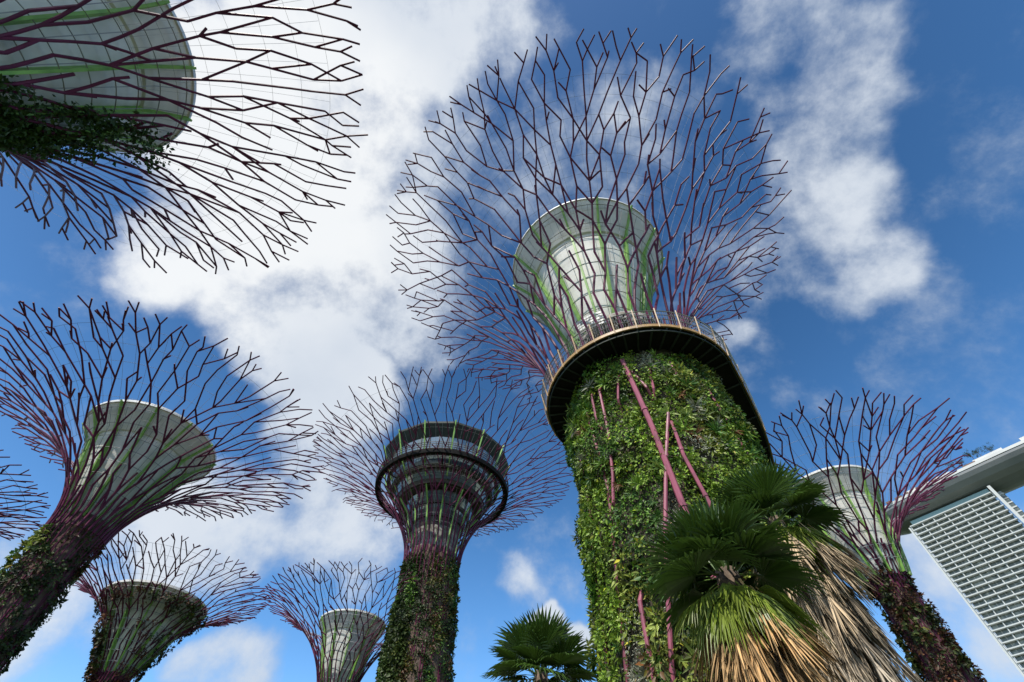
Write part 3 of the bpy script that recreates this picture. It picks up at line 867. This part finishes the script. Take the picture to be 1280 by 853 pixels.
mb.box((u1 + .9, 0, zt / 2 + 1.5), (1.8, 4.2, zt + 3)); mb.box((u0 - .5, 0, zt / 2), (1.0, 3.4, zt - 3))
mb.build('edge_fin', M['t_frame'], HT)
mb = MB(); mb.box(((u0 + u1) / 2 + .8, 2.2, zt + 1.7), (u1 - u0 - 3, 2., 3.2)); mb.build('parapet_glass', M['t_teal'], HT)
mb = MB(); mb.box((u1 + 3.0, 16, zt / 2), (2.4, 24, zt)); mb.build('side_wall', M['t_glass'], HT)
mb = MB()
for k in range(nf + 1): mb.box((u1 + 3.2, 16, zt - 2 - k * fl), (2.9, 24.6, .8))
mb.build('side_slabs', M['t_frame'], HT)
# neighbouring glazed slab behind
BT = empty('glass_tower', pos(57.0, 452), R(-55))
tag(BT, 'blue glass tower edge tucked under the boat shaped roof at the right border', 'tower')
mb = MB(); mb.box((8, 10, 97), (50, 18, 194)); mb.build('curtain_wall', M['t_blue'], BT)
mb = MB()
for k in range(30): mb.box((8, .8, 192 - k * 6.3), (50.3, .8, .5))
for k in range(9): mb.box((-17 + k * 6.2, .75, 97), (.5, .7, 193.6))
mb.build('mullions', M['t_frame'], BT)

# hull
SK = empty('sky_deck', pos(50, 418, 0), hz)
tag(SK, 'long boat shaped grey roof deck with pale rim crossing above the hotel', 'roof deck')
us = [-72.5, -72, -70, -66, -60, -52, -40, -20, 0, 30, 70, 120, 170]


def halfw(u):
    s_ = max(0, min(1, (u + 72.6) / 34)); return 19.5 * (1 - (1 - s_) ** 2.2) ** .6 + .15


mb = MB(); V = []; F = []
sec = [(-1, 10.6), (-1.0, 9.3), (-.93, 7.0), (-.78, 4.4), (-.55, 2.5), (-.28, 1.5), (0, 1.1), (.28, 1.5), (.55, 2.5), (.78, 4.4), (.93, 7.0), (1.0, 9.3), (1, 10.6)]
for u in us:
    w = halfw(u); k_ = max(.35, w / 19.6)
    for a, z in sec:
        V.append((u, 11.0 + a * w + .00075 * (u - 20) ** 2 * .6, 203.9 + 3.6 - (10.6 - z) * k_ + (0.000 * u)))
m_ = len(sec)
for i in range(len(us) - 1):
    for k in range(m_ - 1): F.append((i * m_ + k, i * m_ + k + 1, (i + 1) * m_ + k + 1, (i + 1) * m_ + k))
    F.append((i * m_ + m_ - 1, i * m_, (i + 1) * m_, (i + 1) * m_ + m_ - 1))
F.append(tuple(range(m_))); F.append(tuple(len(V) - m_ + k for k in range(m_))[::-1])
V = [(x, y, 197.2 + (z - 3.4 - 194.6) * 1.15 - .0) for x, y, z in V]
mb.add(V, F); mb.build('hull', M['hull'], SK, smooth=False)
mb = MB()
for sgn in (-1, 1):
    pts = [(u, 11 + sgn * (halfw(u) + .3) + .00045 * (u - 20) ** 2, 203.4) for u in us]
    V = []; F = []
    for x, y, z in [(x, y, 208.6) for x, y, z in pts]: V += [(x, y, z), (x, y, z + 1.9), (x, y - sgn * 1.2, z + 1.9), (x, y - sgn * 1.2, z)]
    for i in range(len(pts) - 1):
        for k in range(4): F.append((i * 4 + k, i * 4 + (k + 1) % 4, i * 4 + 4 + (k + 1) % 4, i * 4 + 4 + k))
    mb.add(V, F)
mb.build('fascia', M['hull_top'], SK)
mb = MB()
for (u, w, h) in ((-30, 9, 2.4), (-19, 5, 3.2), (-8, 12, 2.6), (22, 18, 2.6), (52, 20, 3)):
    mb.box((u, -4.2, 210.4 + h / 2), (w, 5, h))
mb.build('pavilion', M['hull_top'], SK)
mb = MB()
for (u, w, h) in ((-13.2, 4, 1.5), (-24, 4, 1.8), (-33, 3, 1.5), (-39, 5, 1.3), (-46, 4, 1.2), (10, 8, 1.6)):
    mb.box((u, -5.2, 210.4 + h / 2), (w, 4.5, h))
mb.build('screen', M['brown'], SK)
# roof garden trees
for (u, h) in ((2.0, 8.5), (6.5, 6.5), (14.5, 11.5), (19, 10), (25, 9)):
    loc = SK.matrix_basis @ Vector((u, -5.0, 205))
    t_ = empty('roof_tree', Matrix.Rotation(hz, 4, 'Z') @ Vector((u, -5.0, 210.4)) + pos(50, 418))
    tag(t_, 'small wispy tree growing on the hotel roof deck', 'tree', 'wispy trees on the roof deck')
    rt = np.random.default_rng(int(h * 10))
    mb = MB(); mb.tube([(0, 0, 0), (.3, 0, h * .5), (.1, 0, h * .9)], [.22, .16, .05], 5)
    for k in range(6):
        a = rt.uniform(0, 6.28); mb.tube([(.2, 0, h * (.4 + .07 * k)), (1.8 * math.cos(a), 1.8 * math.sin(a), h * (.55 + .07 * k))], [.08, .03], 4)
    mb.build('trunk', M['palm_trunk'], t_)
    n = 420
    cen = rt.normal(0, 1, (14, 3)) * np.array([1.6, 1.4, h * .16]) + np.array([0, 0, h * .75])
    Pq = cen[rt.integers(0, 14, n)] + rt.normal(0, .45, (n, 3))
    Tq = norm(rt.normal(0, 1, (n, 3))); Uq = norm(np.cross(Tq, rt.normal(0, 1, (n, 3))))
    quads_mesh('crown', Pq, Tq, Uq, np.full(n, .16), rt.uniform(.35, .7, n), np.tile([[.04, .065, .02]], (n, 1)), M['leaf'], t_)

# ---------------------------------------------------------------- fan palms


def fan_leaf(rg, az, elev, pet, rad, nseg=38, spread=150, droop=.25, c1=(.06, .11, .02), dead=False, roll=0., jag=.06, tipfree=.5, width=1.):
    """one costapalmate leaf. az,elev of petiole; blade radius rad"""
    d = Vector((math.cos(az) * math.cos(elev), math.sin(az) * math.cos(elev), math.sin(elev)))
    side = Vector((-math.sin(az), math.cos(az), 0))
    if roll: side = (Matrix.Rotation(roll, 3, d) @ side)
    up = d.cross(side) * -1
    if up.z < 0 and not dead: up = -up
    up = side.cross(d) * -1 if side.cross(d).z < 0 else side.cross(d)
    mb = MB()
    base = Vector((0, 0, 0)) + Vector((math.cos(az), math.sin(az), 0)) * .16
    hub = base + d * pet + Vector((0, 0, -1)) * pet * (.06 if not dead else .1)
    # petiole
    pc = [base, base + (hub - base) * .5 + up * .03 * pet, hub]
    for i in range(2):
        a, b = pc[i], pc[i + 1]; w = .028
        mb.add([a + side * w, a - side * w, b - side * w * .7, b + side * w * .7, a + up * .02, b + up * .015], [(0, 4, 5, 3), (4, 1, 2, 5), (0, 3, 2, 1)], tuple(x * 1.6 + .02 for x in c1) if not dead else c1)
    da = math.radians(2 * spread / nseg)
    for k in range(nseg):
        th_ = math.radians(-spread) + da * (k + .5) + rg.normal(0, .012 if not dead else .05)
        L_ = rad * (1 - .28 * abs(th_ / math.radians(spread)) ** 2) * rg.uniform(1 - jag, 1 + jag * .4)
        dr = d * math.cos(th_) + side * math.sin(th_)
        if dead:   # folded umbrella: segments hug the axis
            dr = (d * 1.7 + side * (math.sin(th_) * .42 + rg.normal(0, .10)) + up * rg.normal(0, .14)).normalized(); L_ *= rg.uniform(.55, 1.1)
        sd_ = dr.cross(up).normalized()
        cup_ = .16 * (1 - math.cos(th_ * .9))
        pts = []; wd = []
        us_ = (0.03, .3, .6, .74, .88, 1.0)
        full = L_ * math.tan(da / 2) if not dead else .030 * rad / .9
        for u in us_:
            q = hub + dr * (L_ * u) + up * (cup_ * L_ * u * .6)
            fall = droop * L_ * max(0, u - .45) ** 1.8 * (1.0 + rg.uniform(-.2, .5))
            q = q + Vector((0, 0, -1)) * fall
            pts.append(q)
            w = min(full * u, full * tipfree * 1.25 * (1.01 - u) / .37) if u > .62 else full * u
            wd.append(max(w * width, .0015) if not dead else max(full * (1.05 - u) * (.5 + u), .002))
        c = np.array(c1) * rg.uniform(.78, 1.25)
        if dead:
            c = np.array(c1) * rg.choice([.25, .5, .8, 1.1, 1.35])
        V = []; F = []; o = 0
        for q, w in zip(pts, wd):
            V += [q + sd_ * w + up * w * .85, q, q - sd_ * w + up * w * .85]
        for i in range(len(pts) - 1):
            o = i * 3; F += [(o, o + 1, o + 4, o + 3), (o + 1, o + 2, o + 5, o + 4)]
        mb.add(V, F, tuple(c.clip(0, 1)))
    return mb


def fan_palm(label, az, d, h, rad, pet, nleaf, seed, skirt=None, dead_c=(.42, .27, .13), hang=14, toward=None, skirt_r=.8, grey0=.5):
    pb_ = pos(az, d)
    T = empty('fan_palm', pb_); tag(T, label, 'palm tree', 'fan palms in front of the large trunk')
    rg = np.random.default_rng(seed)
    mb = MB(); mb.tube([(0, 0, 0), (.02, 0, h * .5), (0, 0, h + .1)], [(.6 if skirt else .34), (.55 if skirt else .27), .2], 14); mb.build('trunk', M['palm_trunk'], T, smooth=True)
    ga = 2.39996
    cam_a = math.atan2(-pb_.y, -pb_.x)
    for k in range(nleaf):
        u = (k + .5) / nleaf
        el = R(78 - 92 * u ** 1.0 + rg.uniform(-6, 6))
        a = cam_a + .5 + ga * k + rg.uniform(-.15, .15)
        c1 = (np.array((.045, .088, .013)) * rg.uniform(.8, 1.3))
        m_ = fan_leaf(rg, a, el, pet * rg.uniform(.85, 1.15), rad * rg.uniform(.9, 1.08), nseg=29, spread=112, droop=.12 + .4 * u, c1=tuple(c1), roll=rg.uniform(-.35, .35))
        o = m_.build('leaf', M['palm_green'], T); o.location = (0, 0, h)
    # hanging leaves right below the crown, sunlit yellow-green put into their colour
    for k in range(hang):
        a = cam_a + 2 * math.pi * k / hang + rg.uniform(-.2, .2)
        el = R(rg.uniform(-62, -25))
        c1 = np.array((.19, .25, .03)) * rg.uniform(.6, 1.15)
        m_ = fan_leaf(rg, a, el, pet * .55, rad * .95, nseg=30, spread=70, droop=.9, c1=tuple(c1), roll=rg.uniform(-.3, .3), tipfree=.6)
        o = m_.build('leaf', M['palm_green'], T); o.location = (0, 0, h - .15)
    if skirt:
        z = h - .35; cnt = 0
        rows = int(skirt / .30)
        per = 19
        rest = MB()
        for rw in range(rows):
            for k in range(per):
                a = cam_a + 2 * math.pi * (k + .5 * (rw % 2)) / per + rg.uniform(-.2, .2)
                c1 = np.array(dead_c) * rg.uniform(.7, 1.2)
                w_ = min(1, max(0, (rw / rows - grey0) * 3 + rg.uniform(-.3, .3)))
                c1 = c1 * (1 - w_) + np.array((.36, .32, .26)) * w_ * rg.uniform(.7, 1.3)
                el = R(-rg.uniform(72, 86) + (14 if rw < 3 else 0))
                m_ = fan_leaf(rg, a, el, .3 + skirt_r * .3, .95 * rad * rg.uniform(.8, 1.1), nseg=19, spread=80, droop=.15, c1=tuple(c1), dead=True)
                rs = (skirt_r - .45) * rg.uniform(.6, 1.25)
                lo = (rs * math.cos(a), rs * math.sin(a), z - rw * skirt / rows + rg.uniform(-.12, .12))
                facing = math.cos(a - cam_a) > -.25
                if cnt < 98 and facing:
                    o = m_.build('dead_leaf', M['palm_dead'], T); o.location = lo; cnt += 1
                else:
                    o_ = len(rest.v)
                    rest.v += [(x + lo[0], y + lo[1], q + lo[2]) for x, y, q in m_.v]
                    rest.f += [tuple(i_ + o_ for i_ in f_) for f_ in m_.f]; rest.c += m_.c
        tag(rest.build('dead_leaf_thatch', M['palm_dead'], T), kind='stuff')
    return T


fan_palm('front fan palm with dark crown over a tan skirt of dead leaves', 25.3, 9.6, 6.05, 1.1, .5, 26, 101, skirt=4.6, dead_c=(.50, .32, .15), hang=14, skirt_r=.68, grey0=.6)
fan_palm('taller fan palm behind the front one, with a long shaggy grey dead skirt', 32.6, 14.2, 9.3, 1.15, .65, 26, 102, skirt=7.0, dead_c=(.48, .37, .24), hang=10, skirt_r=.95, grey0=.15)
fan_palm('green fan palm crown at the bottom edge, left of the large planted trunk', 3.1, 16.5, 7.0, 1.15, .7, 28, 103, hang=6)
